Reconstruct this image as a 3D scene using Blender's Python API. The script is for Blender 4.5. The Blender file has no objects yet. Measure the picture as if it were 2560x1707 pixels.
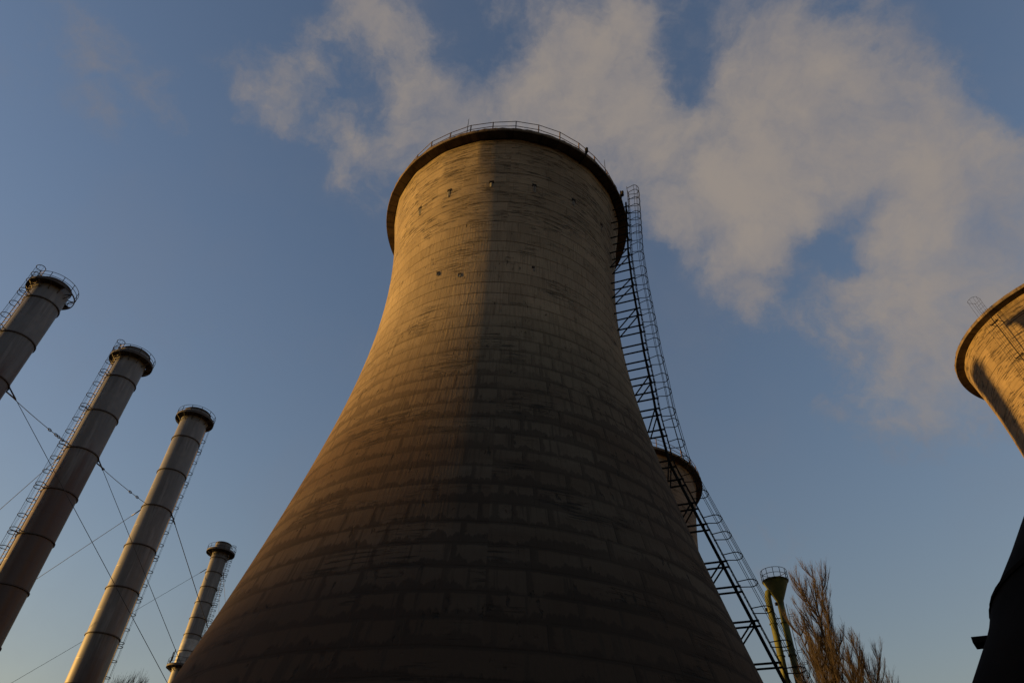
import bpy, math, random
import numpy as np
from mathutils import Vector, Matrix, Euler
R = math.radians
PI = math.pi
SC = bpy.context.scene
C = SC.collection
random.seed(7)

# ------------------------------------------------------------------ camera
PITCH, ROLL = 0.740995878, 0.0453900153
fw = Vector((0, math.cos(PITCH), math.sin(PITCH)))
r0 = Vector((1, 0, 0)); u0 = r0.cross(fw)
rt = r0 * math.cos(ROLL) + u0 * math.sin(ROLL)
up = -r0 * math.sin(ROLL) + u0 * math.cos(ROLL)
cd = bpy.data.cameras.new('camera'); cam = bpy.data.objects.new('camera', cd); C.objects.link(cam)
EYE = 1.6
M3 = Matrix((rt, up, -fw)).transposed()
cam.matrix_world = Matrix.Translation((0, 0, EYE)) @ M3.to_4x4()
cd.sensor_width = 36.0; cd.lens = 24.0
cd.clip_start = 0.1; cd.clip_end = 20000
SC.camera = cam

# ------------------------------------------------------------------ light
SUN_AZ, SUN_EL = 275.0, 2.2
SKY = 0.15
sd = bpy.data.lights.new('sun', 'SUN'); so = bpy.data.objects.new('sun', sd); C.objects.link(so)
sd.energy = 3.15; sd.angle = R(0.55); sd.color = (1.0, 0.555, 0.135)
sdir = Vector((math.sin(R(SUN_AZ)) * math.cos(R(SUN_EL)), math.cos(R(SUN_AZ)) * math.cos(R(SUN_EL)), math.sin(R(SUN_EL))))
so.rotation_euler = sdir.to_track_quat('Z', 'Y').to_euler()
SC.view_settings.view_transform = 'Standard'; SC.view_settings.look = 'None'
SC.view_settings.exposure = 1.40; SC.view_settings.gamma = 1.0
SC.render.engine = 'CYCLES'

# --------------------------------------------------------------- node tools
class NT:
    def __init__(s, tree): s.t = tree; s.n = tree.nodes; s.l = tree.links
    def new(s, ty, ins=None, **kw):
        n = s.n.new(ty)
        for k, v in kw.items(): setattr(n, k, v)
        for k, v in (ins or {}).items():
            if hasattr(v, 'is_linked') or isinstance(v, bpy.types.NodeSocket): s.l.new(v, n.inputs[k])
            else: n.inputs[k].default_value = v
        return n
    def math(s, op, a, b=0.0, c=0.0, clamp=False):
        n = s.new('ShaderNodeMath', {0: a, 1: b, 2: c}, operation=op, use_clamp=clamp); return n.outputs[0]
    def mix(s, f, a, b, mode='MIX'):
        n = s.new('ShaderNodeMixRGB', {0: f, 1: a, 2: b}, blend_type=mode); return n.outputs[0]
    def smooth(s, v, lo, hi, a=0.0, b=1.0):
        n = s.new('ShaderNodeMapRange', {0: v, 1: lo, 2: hi, 3: a, 4: b}, interpolation_type='SMOOTHSTEP'); return n.outputs[0]
    def noise(s, vec, scale, detail=4.0, rough=0.55, dist=0.0):
        n = s.new('ShaderNodeTexNoise', {'Vector': vec, 'Scale': scale, 'Detail': detail, 'Roughness': rough, 'Distortion': dist}); return n
    def scale(s, vec, x, y, z=1.0):
        n = s.new('ShaderNodeVectorMath', {0: vec, 1: (x, y, z)}, operation='MULTIPLY'); return n.outputs[0]

# --------------------------------------------------------------------- sky
W = bpy.data.worlds.new('World'); SC.world = W; W.use_nodes = True
k = NT(W.node_tree)
bg = k.n['Background']; bg.inputs[1].default_value = SKY
sky = k.new('ShaderNodeTexSky', sky_type='NISHITA', sun_disc=False)
sky.sun_elevation = R(SUN_EL); sky.sun_rotation = R(SUN_AZ)
sky.air_density = 1.55; sky.dust_density = 0.45; sky.ozone_density = 2.4; sky.altitude = 100
tc = k.new('ShaderNodeTexCoord')
DIR = tc.outputs['Generated']
# steam-like cloud: patches of sky given as azimuth, elevation, two half sizes, tilt (degrees), weight; then the blue gaps in it
CLOUD = [(-33.5, 58.6, 6.3, 2.6, 64, 0.55), (-37.5, 54.5, 5.0, 1.6, 54, 0.45), (-29.2, 56.1, 6.0, 2.3, -3, 0.6), (-22.9, 54.9, 4.0, 2.7, -19, 0.65), (-35.5, 59.4, 4.5, 2.0, 62, 0.4), (-22.6, 64.3, 5.2, 2.4, -36, 0.95), (-14.2, 61.6, 4.0, 2.9, -24, 0.75), (-16.3, 57.1, 5.5, 3.5, 40, 0.8), (-8.9, 59.2, 5.4, 3.5, 10, 0.85), (0.5, 62.0, 6.6, 4.0, 11, 0.95), (9.9, 65.2, 6.4, 4.6, -16, 0.95), (20.1, 66.0, 4.0, 2.6, -16, 0.6), (14.2, 61.0, 7.1, 3.9, -24, 0.95), (21.2, 57.2, 6.6, 3.4, -40, 0.9), (20.9, 53.6, 4.1, 2.4, -14, 0.75), (6.7, 59.7, 9.0, 3.5, -3, 0.8), (40.3, 60.5, 5.0, 5.0, -43, 1.1), (34.9, 56.7, 4.9, 4.4, -28, 1.1), (42.1, 54.3, 7.2, 5.2, -44, 1.15), (34.2, 52.6, 6.5, 5.1, -26, 1.1), (28.8, 53.4, 5.1, 4.0, -31, 0.9), (30.5, 49.2, 4.4, 2.6, -21, 0.8), (24.1, 51.6, 3.5, 1.8, -6, 0.5), (46.8, 50.3, 6.6, 4.4, -62, 1.0), (43.9, 46.6, 7.4, 5.2, -48, 1.15), (50.3, 45.4, 5.3, 4.2, -69, 0.95), (47.7, 41.1, 5.3, 4.6, -44, 1.05), (41.3, 42.6, 4.3, 3.3, -16, 0.9), (41.7, 37.6, 5.5, 4.3, -25, 0.95), (37.9, 35.3, 4.1, 3.8, -38, 0.85), (37.6, 32.2, 4.5, 2.7, -19, 0.7), (43.0, 33.6, 3.9, 4.2, -24, 0.8), (47.8, 54.4, 3.6, 2.4, -59, 0.6), (24.9, 46.4, 4.8, 1.8, -56, 0.35), (29.6, 43.5, 5.0, 2.4, -29, 0.38), (32.4, 41.2, 3.2, 2.3, -20, 0.3), (25.6, 41.5, 2.9, 2.4, -15, 0.2), (29.1, 34.7, 3.2, 1.8, -26, 0.15), (-56.5, 50.8, 2.9, 1.7, 17, 0.28), (-46.4, 49.9, 2.6, 1.7, 71, 0.22), (-51.5, 49.8, 5.2, 3.0, 36, 0.15), (22.0, 23.9, 3.7, 2.8, -28, 0.3)]
GAPS = [(29.5, 64.5, 2.1, 3.3, -36.0, 1.0), (28.3, 61.0, 1.4, 1.6, -23.0, 0.6), (-7.0, 65.3, 2.9, 2.6, 9.0, 0.8), (35.8, 45.7, 2.0, 1.7, -25.0, 0.5), (37.5, 43.7, 1.3, 1.0, -25.0, 0.6), (57.6, 53.5, 5.7, 1.9, -57.0, 0.9), (56.2, 48.3, 2.3, 1.9, -75.0, 0.7), (-25.2, 58.4, 2.5, 1.7, -6.0, 0.5), (33.0, 44.1, 1.6, 1.5, -22.0, 0.4), (40.3, 46.9, 2.6, 1.0, 10.0, 0.5), (31.3, 43.7, 2.4, 0.9, -45.0, 0.4)]
wn = k.noise(DIR, 6.0, 6.0, 0.62)
wv = k.new('ShaderNodeVectorMath', {0: wn.outputs['Color'], 1: (0.5, 0.5, 0.5)}, operation='SUBTRACT').outputs[0]
WD = k.new('ShaderNodeVectorMath', {0: DIR, 1: k.scale(wv, 0.085, 0.085, 0.085)}, operation='ADD').outputs[0]
def field(blobs, grow):
    acc = 0.0
    for az, el, a, b, tilt, w in blobs:
        az, el = R(az), R(el)
        c = Vector((math.sin(az) * math.cos(el), math.cos(az) * math.cos(el), math.sin(el)))
        e = Vector((math.cos(az), -math.sin(az), 0)); n = e.cross(c)
        if n.z < 0: n = -n
        t = R(tilt); e1 = e * math.cos(t) + n * math.sin(t); e2 = c.cross(e1)
        rot = Matrix((e1, e2, c)).transposed().to_euler()
        mp = k.new('ShaderNodeMapping', {'Vector': WD, 'Location': c, 'Rotation': rot, 'Scale': (R(a) * grow, R(b) * grow, R(max(a, b)) * grow)}, vector_type='TEXTURE')
        gr = k.new('ShaderNodeTexGradient', {'Vector': mp.outputs[0]}, gradient_type='SPHERICAL')
        acc = k.math('MULTIPLY_ADD', gr.outputs['Fac'], w, acc)
    return acc
acc = field(CLOUD, 1.75)
gap = k.smooth(field(GAPS, 1.9), 0.0, 0.9)
cov = k.math('MULTIPLY', k.math('DIVIDE', acc, k.math('ADD', acc, 0.62)), k.math('SUBTRACT', 1.0, k.math('MULTIPLY', gap, 0.78)))
fb = k.noise(WD, 14.0, 11.0, 0.64).outputs['Fac']
fb3 = k.noise(WD, 4.2, 8.0, 0.6, 0.25).outputs['Fac']
calm = k.smooth(cov, 0.5, 0.82, 1.0, 0.5)                     # the thick core is smoother than the wispy edge
nz_ = k.math('MULTIPLY_ADD', k.math('SUBTRACT', fb, 0.5), 1.9, k.math('MULTIPLY', k.math('SUBTRACT', fb3, 0.5), 1.7))
d = k.math('MULTIPLY_ADD', nz_, calm, cov)
dens = k.math('MULTIPLY', k.smooth(d, 0.10, 0.98), k.smooth(cov, 0.0, 0.25))
dens = k.math('MULTIPLY', dens, 0.93)
veil = k.smooth(k.noise(WD, 3.0, 7.0, 0.6).outputs['Fac'], 0.40, 0.72, 0.0, 0.17)      # thin uneven haze over the whole sky
dens = k.math('MAXIMUM', dens, k.math('ADD', k.math('MULTIPLY', dens, 0.5), veil))
# sun-facing billows are creamier, the far sides blue-grey
fb4 = k.noise(k.new('ShaderNodeVectorMath', {0: WD, 1: tuple(sdir * 0.04)}, operation='ADD').outputs[0], 4.2, 8.0, 0.6, 0.25).outputs['Fac']
rel = k.math('MULTIPLY', k.math('SUBTRACT', fb3, fb4), 1.3)
ccol = k.mix(k.smooth(k.math('ADD', rel, k.math('MULTIPLY_ADD', fb3, 0.35, cov)), 0.35, 1.25), (0.47, 0.475, 0.55, 1), (0.80, 0.69, 0.60, 1))
skyb = k.mix(1.0, sky.outputs[0], (1.06, 0.97, 1.055, 1), 'MULTIPLY')
skyc = k.mix(dens, skyb, ccol)
k.l.new(skyc, bg.inputs[0])

# --------------------------------------------------------------- mesh tools
class MB:
    def __init__(s): s.v = []; s.f = []; s.uv = {}; s.smooth = []
    def face(s, idx, uv=None, sm=False):
        if uv: s.uv[len(s.f)] = uv
        s.f.append(idx); s.smooth.append(sm)
    def frame(s, d):
        d = d.normalized(); a = Vector((0, 0, 1)) if abs(d.z) < 0.9 else Vector((1, 0, 0))
        x = d.cross(a).normalized(); return x, x.cross(d)
    def tube(s, pts, r, n=6, closed=False, caps=True):
        pts = [Vector(p) for p in pts]; m = len(pts); base = len(s.v)
        rs = r if isinstance(r, (list, tuple)) else [r] * m
        px = None
        for i, p in enumerate(pts):
            a = pts[(i - 1) % m] if (closed or i > 0) else p
            b = pts[(i + 1) % m] if (closed or i < m - 1) else p
            d = (b - a).normalized()
            if px is None: x, y = s.frame(d)
            else:
                x = (px - d * px.dot(d)).normalized(); y = x.cross(d)
            px = x
            for j in range(n):
                t = 2 * PI * j / n; s.v.append(p + (x * math.cos(t) + y * math.sin(t)) * rs[i])
        for i in range(m if closed else m - 1):
            i2 = (i + 1) % m
            for j in range(n):
                j2 = (j + 1) % n
                s.face((base + i * n + j, base + i * n + j2, base + i2 * n + j2, base + i2 * n + j), sm=n > 5)
        if not closed and caps:
            s.face(tuple(base + j for j in range(n))[::-1]); s.face(tuple(base + (m - 1) * n + j for j in range(n)))
    def bar(s, a, b, w, h, upv=Vector((0, 0, 1))):
        a, b = Vector(a), Vector(b); d = (b - a).normalized()
        x = d.cross(upv)
        if x.length < 1e-4: x = d.cross(Vector((1, 0, 0)))
        x.normalize(); y = x.cross(d); base = len(s.v)
        for p in (a, b):
            for sx, sy in ((-1, -1), (1, -1), (1, 1), (-1, 1)): s.v.append(p + x * sx * w / 2 + y * sy * h / 2)
        for q in ((0, 1, 2, 3), (7, 6, 5, 4), (0, 4, 5, 1), (1, 5, 6, 2), (2, 6, 7, 3), (3, 7, 4, 0)): s.face(tuple(base + i for i in q))
    def revolve(s, prof, n=64, a0=0.0, a1=2 * PI, sm=True, uscale=None, rmod=None):
        """prof: list of (r, z); u runs along the circumference in metres, v in metres of height"""
        full = abs(a1 - a0 - 2 * PI) < 1e-6; cols = n if full else n + 1; base = len(s.v)
        for r, z in prof:
            for j in range(cols):
                t = a0 + (a1 - a0) * j / n; rr = rmod(r, t, z) if rmod else r
                s.v.append(Vector((rr * math.sin(t), -rr * math.cos(t), z)))
        us = uscale or max(p[0] for p in prof)
        for i in range(len(prof) - 1):
            for j in range(n):
                j2 = (j + 1) % cols; t0 = a0 + (a1 - a0) * j / n; t1 = a0 + (a1 - a0) * (j + 1) / n
                z0, z1 = prof[i][1], prof[i + 1][1]
                s.face((base + i * cols + j, base + i * cols + j2, base + (i + 1) * cols + j2, base + (i + 1) * cols + j),
                       [(t0 * us, z0), (t1 * us, z0), (t1 * us, z1), (t0 * us, z1)], sm)
    def build(s, name, mat, parent=None, loc=None):
        me = bpy.data.meshes.new(name); me.from_pydata([tuple(v) for v in s.v], [], s.f)
        me.polygons.foreach_set('use_smooth', s.smooth)
        if s.uv:
            ul = me.uv_layers.new(name='uv'); data = np.zeros((len(me.loops), 2), dtype=np.float32); li = 0
            for i, f in enumerate(s.f):
                u = s.uv.get(i)
                if u: data[li:li + len(f)] = u
                li += len(f)
            ul.data.foreach_set('uv', data.ravel())
        me.materials.append(mat); me.update()
        o = bpy.data.objects.new(name, me); C.objects.link(o)
        if parent is not None: o.parent = parent
        if loc is not None: o.location = loc
        return o
def tag(o, label, cat, group=None, kind=None):
    if label: o['label'] = label
    if cat: o['category'] = cat
    if group: o['group'] = group
    if kind: o['kind'] = kind
    return o
def thing(name, loc, label, cat, group=None, rz=0.0):
    o = bpy.data.objects.new(name, None); C.objects.link(o); o.location = loc; o.rotation_euler = (0, 0, rz)
    o.empty_display_size = 0.5
    return tag(o, label, cat, group)
def structure(name, mb, mat, loc=None):
    o = mb.build(name, mat, None, loc); o['kind'] = 'structure'; return o
def at(az, dist, z=0.0): return Vector((math.sin(R(az)) * dist, math.cos(R(az)) * dist, z))
def cyl(r, t, z): return Vector((r * math.sin(t), -r * math.cos(t), z))      # t = 0 faces -Y (towards the camera side), + = right

# ---------------------------------------------------------------- materials
def mat(name):
    m = bpy.data.materials.new(name); m.use_nodes = True; t = NT(m.node_tree)
    return m, t, t.n['Principled BSDF']
def plain(name, col, rough=0.6, metal=0.0, var=0.25, scale=3.0, col2=None):
    m, t, b = mat(name)
    oc = t.new('ShaderNodeTexCoord').outputs['Object']
    nz = t.noise(oc, scale, 5.0, 0.6).outputs['Fac']
    c2 = col2 or tuple(c * (1 - var) for c in col)
    b.inputs['Base Color'].default_value = (*col, 1)
    t.l.new(t.mix(t.smooth(nz, 0.35, 0.68), (*col, 1), (*c2, 1)), b.inputs['Base Color'])
    b.inputs['Specular IOR Level'].default_value = 0.3 if rough < 0.75 else 0.05
    b.inputs['Roughness'].default_value = rough; b.inputs['Metallic'].default_value = metal
    bp = t.new('ShaderNodeBump', {'Height': t.noise(oc, scale * 8, 3.0).outputs['Fac'], 'Strength': 0.15, 'Distance': 0.01})
    t.l.new(bp.outputs[0], b.inputs['Normal'])
    return m

def concrete_mat(name, split_v, tint=(0.335, 0.272, 0.185), seedu=0.0, rough_scale=1.0):
    """board-marked concrete: lifts 0.82 m high; horizontal boards above split_v, vertical boards below"""
    m, t, b = mat(name)
    uv = t.new('ShaderNodeUVMap').outputs[0]
    uv = t.new('ShaderNodeVectorMath', {0: uv, 1: (seedu, 0, 0)}, operation='ADD').outputs[0]
    sp = t.new('ShaderNodeSeparateXYZ', {0: uv}); u, v = sp.outputs[0], sp.outputs[1]
    LIFT = 0.82
    # joints wander a little
    wob = t.noise(t.scale(uv, 0.35, 0.2), 1.0, 4.0, 0.6).outputs['Fac']
    vj = t.math('MULTIPLY_ADD', t.math('SUBTRACT', wob, 0.5), 0.16, t.math('SUBTRACT', v, 30.43 - LIFT * 60))
    lv = t.math('DIVIDE', vj, LIFT)
    fr = t.math('FRACT', lv); row = t.math('FLOOR', lv)
    up_ = t.smooth(v, split_v - 0.05, split_v + 0.05)                 # 1 above: horizontal boards
    low = t.smooth(v, 27.0, 15.0)                                     # lower lifts: joint stains and painted shade
    # panels inside a lift
    pw = t.new('ShaderNodeTexWhiteNoise', {'W': row}, noise_dimensions='1D').outputs['Value']
    pu = t.math('ADD', t.math('DIVIDE', u, 0.95), t.math('MULTIPLY', pw, 7.3)); pcol = t.math('FLOOR', pu); pfr = t.math('FRACT', pu)
    cell = t.new('ShaderNodeTexWhiteNoise', {'Vector': t.new('ShaderNodeCombineXYZ', {0: pcol, 1: row}).outputs[0]}, noise_dimensions='2D').outputs['Value']
    # broad tone
    n1 = t.noise(t.scale(uv, 0.25, 0.16), 1.0, 6.0, 0.6).outputs['Fac']
    base = t.mix(t.smooth(n1, 0.3, 0.7), (*tint, 1), (tint[0] * 0.74, tint[1] * 0.74, tint[2] * 0.76, 1))
    base = t.mix(t.math('MULTIPLY', t.smooth(pw, 0.2, 0.95), 0.22), base, (tint[0] * 0.45, tint[1] * 0.45, tint[2] * 0.45, 1))
    base = t.mix(t.math('MULTIPLY', t.smooth(cell, 0.35, 1.0), 0.32), base, (tint[0] * 0.5, tint[1] * 0.48, tint[2] * 0.46, 1))
    # fine sand
    n2 = t.noise(t.scale(uv, 9, 9), 1.0, 4.0, 0.65).outputs['Fac']
    base = t.mix(t.math('MULTIPLY', t.smooth(n2, 0.35, 0.75), 0.3), base, (tint[0] * 0.55, tint[1] * 0.54, tint[2] * 0.52, 1))
    # board marks
    hb = t.noise(t.scale(uv, 0.55, 11.0), 1.0, 5.0, 0.62).outputs['Fac']
    hb2 = t.noise(t.scale(uv, 0.85, 9.5), 1.0, 6.0, 0.7, 0.4).outputs['Fac']
    vb = t.noise(t.scale(uv, 11.0, 0.7), 1.0, 4.0, 0.6).outputs['Fac']
    vb2 = t.noise(t.scale(uv, 5.0, 1.6), 1.0, 5.0, 0.65).outputs['Fac']
    board = t.new('ShaderNodeMix', {0: up_, 2: vb, 3: hb}, data_type='FLOAT').outputs[0]
    base = t.mix(t.math('MULTIPLY', t.smooth(board, 0.46, 0.70), 0.55), base, (tint[0] * 0.42, tint[1] * 0.4, tint[2] * 0.38, 1))
    # ragged cracks between the boards
    crack_h = t.math('MULTIPLY', t.smooth(hb2, 0.53, 0.60), t.smooth(t.noise(t.scale(uv, 0.45, 0.9), 1.0, 3.0).outputs['Fac'], 0.40, 0.52))
    crack_v = t.math('MULTIPLY', t.smooth(vb2, 0.59, 0.66), t.smooth(t.noise(t.scale(uv, 0.5, 0.9), 1.0, 3.0).outputs['Fac'], 0.48, 0.6))
    crack = t.new('ShaderNodeMix', {0: up_, 2: crack_v, 3: crack_h}, data_type='FLOAT').outputs[0]
    crack_m = t.math('MULTIPLY', crack_h, t.smooth(t.noise(t.scale(uv, 0.3, 0.45), 1.0, 2.0).outputs['Fac'], 0.52, 0.64))
    crack = t.math('MAXIMUM', crack, crack_m)
    # joints between lifts and panels
    jl = t.math('SUBTRACT', 1.0, t.smooth(fr, 0.02, 0.085))
    jl = t.math('MULTIPLY', jl, t.smooth(t.noise(t.scale(uv, 0.8, 1.2), 1.0, 4.0).outputs['Fac'], 0.3, 0.5, 0.35, 1.0))
    jp = t.math('MULTIPLY', t.math('SUBTRACT', 1.0, t.smooth(pfr, 0.008, 0.03)), t.math('MULTIPLY', t.smooth(cell, 0.3, 0.6), 0.6))
    vf = t.math('MULTIPLY', t.smooth(t.math('SUBTRACT', t.math('MULTIPLY', t.noise(t.scale(uv, 2.0, 3.0), 1.0, 4.0, 0.6).outputs['Fac'], 0.30), pfr), -0.05, 0.04), t.smooth(cell, 0.35, 0.6))
    joint = t.math('MAXIMUM', t.math('MULTIPLY', jl, t.smooth(low, 0.0, 1.0, 1.0, 0.35)), jp)
    # damp stains round the joints of the lower lifts: fringes of uneven length rising from the foot of each lift, a thin ragged lip under the joint
    fl_ = t.noise(t.new('ShaderNodeCombineXYZ', {0: t.math('MULTIPLY', u, 2.3), 1: t.math('MULTIPLY', row, 3.7)}).outputs[0], 1.0, 5.0, 0.7).outputs['Fac']
    ll_ = t.noise(t.new('ShaderNodeCombineXYZ', {0: t.math('MULTIPLY', u, 0.35), 1: t.math('MULTIPLY', row, 5.1)}).outputs[0], 1.0, 2.0, 0.5).outputs['Fac']
    flen = t.math('MULTIPLY_ADD', t.math('SUBTRACT', ll_, 0.42), 1.5, t.math('MULTIPLY', t.math('SUBTRACT', fl_, 0.40), 1.5))
    below = t.math('SUBTRACT', 1.0, fr)
    dp = t.math('MAXIMUM', t.smooth(t.math('SUBTRACT', flen, fr), -0.08, 0.05), t.smooth(t.math('SUBTRACT', t.math('MULTIPLY', fl_, 0.14), below), -0.04, 0.03))
    sl_ = t.noise(t.new('ShaderNodeCombineXYZ', {0: t.math('MULTIPLY', u, 4.2), 1: t.math('MULTIPLY_ADD', row, 3.3, t.math('MULTIPLY', fr, 0.12))}).outputs[0], 1.0, 4.0, 0.62).outputs['Fac']
    slit = t.smooth(sl_, 0.55, 0.63)
    dn2 = t.noise(t.scale(uv, 0.18, 0.3), 1.0, 3.0).outputs['Fac']
    dp = t.math('MAXIMUM', t.math('MAXIMUM', dp, vf), t.math('MULTIPLY', slit, 0.85))
    damp = t.math('MULTIPLY', dp, t.math('MULTIPLY', low, t.smooth(dn2, 0.3, 0.62, 0.5, 1.0)))
    low_shade = t.math('MULTIPLY', low, t.smooth(t.noise(t.scale(uv, 0.12, 0.35), 1.0, 5.0, 0.6).outputs['Fac'], 0.32, 0.66, 0.66, 0.95))  # painted shade: lower lifts darkened by height, unevenly
    foot_shade = t.smooth(t.math('MULTIPLY_ADD', t.math('SUBTRACT', n1, 0.5), 7.0, v), 17.0, 8.0)  # further shade painted towards the ground, its edge broken by noise
    low_shade = t.math('MAXIMUM', low_shade, foot_shade)
    base = t.mix(t.math('MULTIPLY', low_shade, 0.97), base, (0.098, 0.061, 0.036, 1))  # shade and reddened low sunlight put into the shell colour
    base = t.mix(t.math('MULTIPLY', t.math('MULTIPLY', slit, t.math('SUBTRACT', 1.0, up_)), 0.22), base, (tint[0] * 0.4, tint[1] * 0.38, tint[2] * 0.36, 1))
    base = t.mix(t.math('MULTIPLY', damp, 0.66), base, (0.045, 0.031, 0.021, 1))
    base = t.mix(t.math('MULTIPLY', joint, 0.6), base, (0.06, 0.05, 0.037, 1))
    base = t.mix(t.math('MULTIPLY', crack, 0.8), base, (0.045, 0.037, 0.028, 1))
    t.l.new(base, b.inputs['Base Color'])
    b.inputs['Diffuse Roughness'].default_value = 0.25; b.inputs['Roughness'].default_value = 0.93; b.inputs['Specular IOR Level'].default_value = 0.15
    h = t.math('MULTIPLY', board, 0.5)
    h = t.math('SUBTRACT', h, t.math('MULTIPLY', crack, 1.6))
    h = t.math('SUBTRACT', h, t.math('MULTIPLY', joint, t.smooth(pw, 0.0, 1.0, 0.5, 1.2)))
    h = t.math('ADD', h, t.math('MULTIPLY', cell, 0.5))
    h = t.math('ADD', h, t.math('MULTIPLY', n2, 0.22))
    bp = t.new('ShaderNodeBump', {'Height': h, 'Strength': 0.7 * rough_scale, 'Distance': 0.05})
    t.l.new(bp.outputs[0], b.inputs['Normal'])
    return m

def stack_mat(name, rust_top, rust_amt, soot_v=38.0):
    """galvanised steel stack: strakes 3.275 m long, rust runs under every flange, heavy rust below rust_top"""
    m, t, b = mat(name)
    uv = t.new('ShaderNodeUVMap').outputs[0]; sp = t.new('ShaderNodeSeparateXYZ', {0: uv}); u, v = sp.outputs[0], sp.outputs[1]
    n1 = t.noise(t.scale(uv, 0.5, 0.25), 1.0, 5.0, 0.6).outputs['Fac']
    base = t.mix(t.smooth(n1, 0.32, 0.68), (0.135, 0.138, 0.140, 1), (0.09, 0.092, 0.094, 1))
    st_ = t.new('ShaderNodeTexWhiteNoise', {'W': t.math('FLOOR', t.math('DIVIDE', t.math('SUBTRACT', t.math('ADD', 60 * 2.95 * 1.17, 29.29 * 1.17 + EYE), v), 2.95 * 1.17 / 2))}, noise_dimensions='1D').outputs['Value']
    base = t.mix(t.math('MULTIPLY', st_, 0.42), base, (0.06, 0.06, 0.06, 1))
    base = t.mix(t.math('MULTIPLY', t.smooth(t.noise(t.scale(uv, 1.6, 0.22), 1.0, 4.0, 0.6).outputs['Fac'], 0.5, 0.7), 0.45), base, (0.24, 0.245, 0.25, 1))
    n0 = t.noise(t.scale(uv, 3.0, 2.0), 1.0, 5.0, 0.65).outputs['Fac']
    base = t.mix(t.math('MULTIPLY', t.smooth(n0, 0.45, 0.75), 0.35), base, (0.08, 0.077, 0.073, 1))
    ST = 2.95 * 1.17
    fr = t.math('FRACT', t.math('DIVIDE', t.math('SUBTRACT', t.math('ADD', 60 * ST, 29.29 * 1.17 + EYE), v), ST))     # 0 at a flange, grows downwards
    sn = t.noise(t.scale(uv, 4.2, 0.16), 1.0, 4.0, 0.6).outputs['Fac']
    run = t.math('MULTIPLY', t.smooth(t.math('SUBTRACT', sn, t.math('MULTIPLY', fr, 0.30)), 0.38, 0.62), 0.8)
    sn2 = t.noise(t.scale(uv, 1.1, 0.1), 1.0, 4.0, 0.6).outputs['Fac']
    big = t.math('MULTIPLY', t.smooth(t.math('MULTIPLY_ADD', t.math('SUBTRACT', rust_top, v), 0.09, sn2), 0.42, 0.8), rust_amt)
    base = t.mix(t.math('MULTIPLY', run, 0.6), base, (0.035, 0.026, 0.019, 1))
    base = t.mix(big, base, (0.050, 0.025, 0.016, 1))
    sc = t.smooth(t.math('MULTIPLY_ADD', sn, 0.9, t.math('SUBTRACT', v, soot_v)), 0.25, 0.75)
    base = t.mix(t.math('MULTIPLY', sc, 0.8), base, (0.03, 0.024, 0.02, 1))
    t.l.new(base, b.inputs['Base Color'])
    seam = t.math('SUBTRACT', 1.0, t.smooth(t.math('ABSOLUTE', t.math('SUBTRACT', fr, 0.52)), 0.0, 0.006))
    bp = t.new('ShaderNodeBump', {'Height': t.math('SUBTRACT', t.math('MULTIPLY', n0, 0.15), seam), 'Strength': 0.4, 'Distance': 0.012})
    t.l.new(bp.outputs[0], b.inputs['Normal'])
    b.inputs['Diffuse Roughness'].default_value = 0.1; b.inputs['Roughness'].default_value = 0.45; b.inputs['Metallic'].default_value = 0.0; b.inputs['Specular IOR Level'].default_value = 0.5
    return m

def lip_mat():
    m, t, b = mat('cornice concrete')
    uv = t.new('ShaderNodeUVMap').outputs[0]; oc = t.new('ShaderNodeTexCoord').outputs['Object']
    n1 = t.noise(oc, 1.3, 6.0, 0.65).outputs['Fac']
    base = t.mix(t.smooth(n1, 0.35, 0.68), (0.15, 0.115, 0.077, 1), (0.075, 0.057, 0.04, 1))
    st = t.noise(t.scale(uv, 3.2, 0.5), 1.0, 5.0, 0.7).outputs['Fac']
    base = t.mix(t.math('MULTIPLY', t.smooth(st, 0.5, 0.66), 0.7), base, (0.03, 0.024, 0.019, 1))
    u = t.new('ShaderNodeSeparateXYZ', {0: uv}).outputs[0]
    jf = t.math('FRACT', t.math('DIVIDE', u, 2.79))
    base = t.mix(t.math('SUBTRACT', 1.0, t.smooth(jf, 0.004, 0.016)), base, (0.025, 0.02, 0.016, 1))
    t.l.new(base, b.inputs['Base Color']); b.inputs['Roughness'].default_value = 0.95; b.inputs['Specular IOR Level'].default_value = 0.05
    bp = t.new('ShaderNodeBump', {'Height': t.noise(oc, 6.0, 6.0, 0.7).outputs['Fac'], 'Strength': 0.6, 'Distance': 0.05})
    t.l.new(bp.outputs[0], b.inputs['Normal'])
    return m
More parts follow.
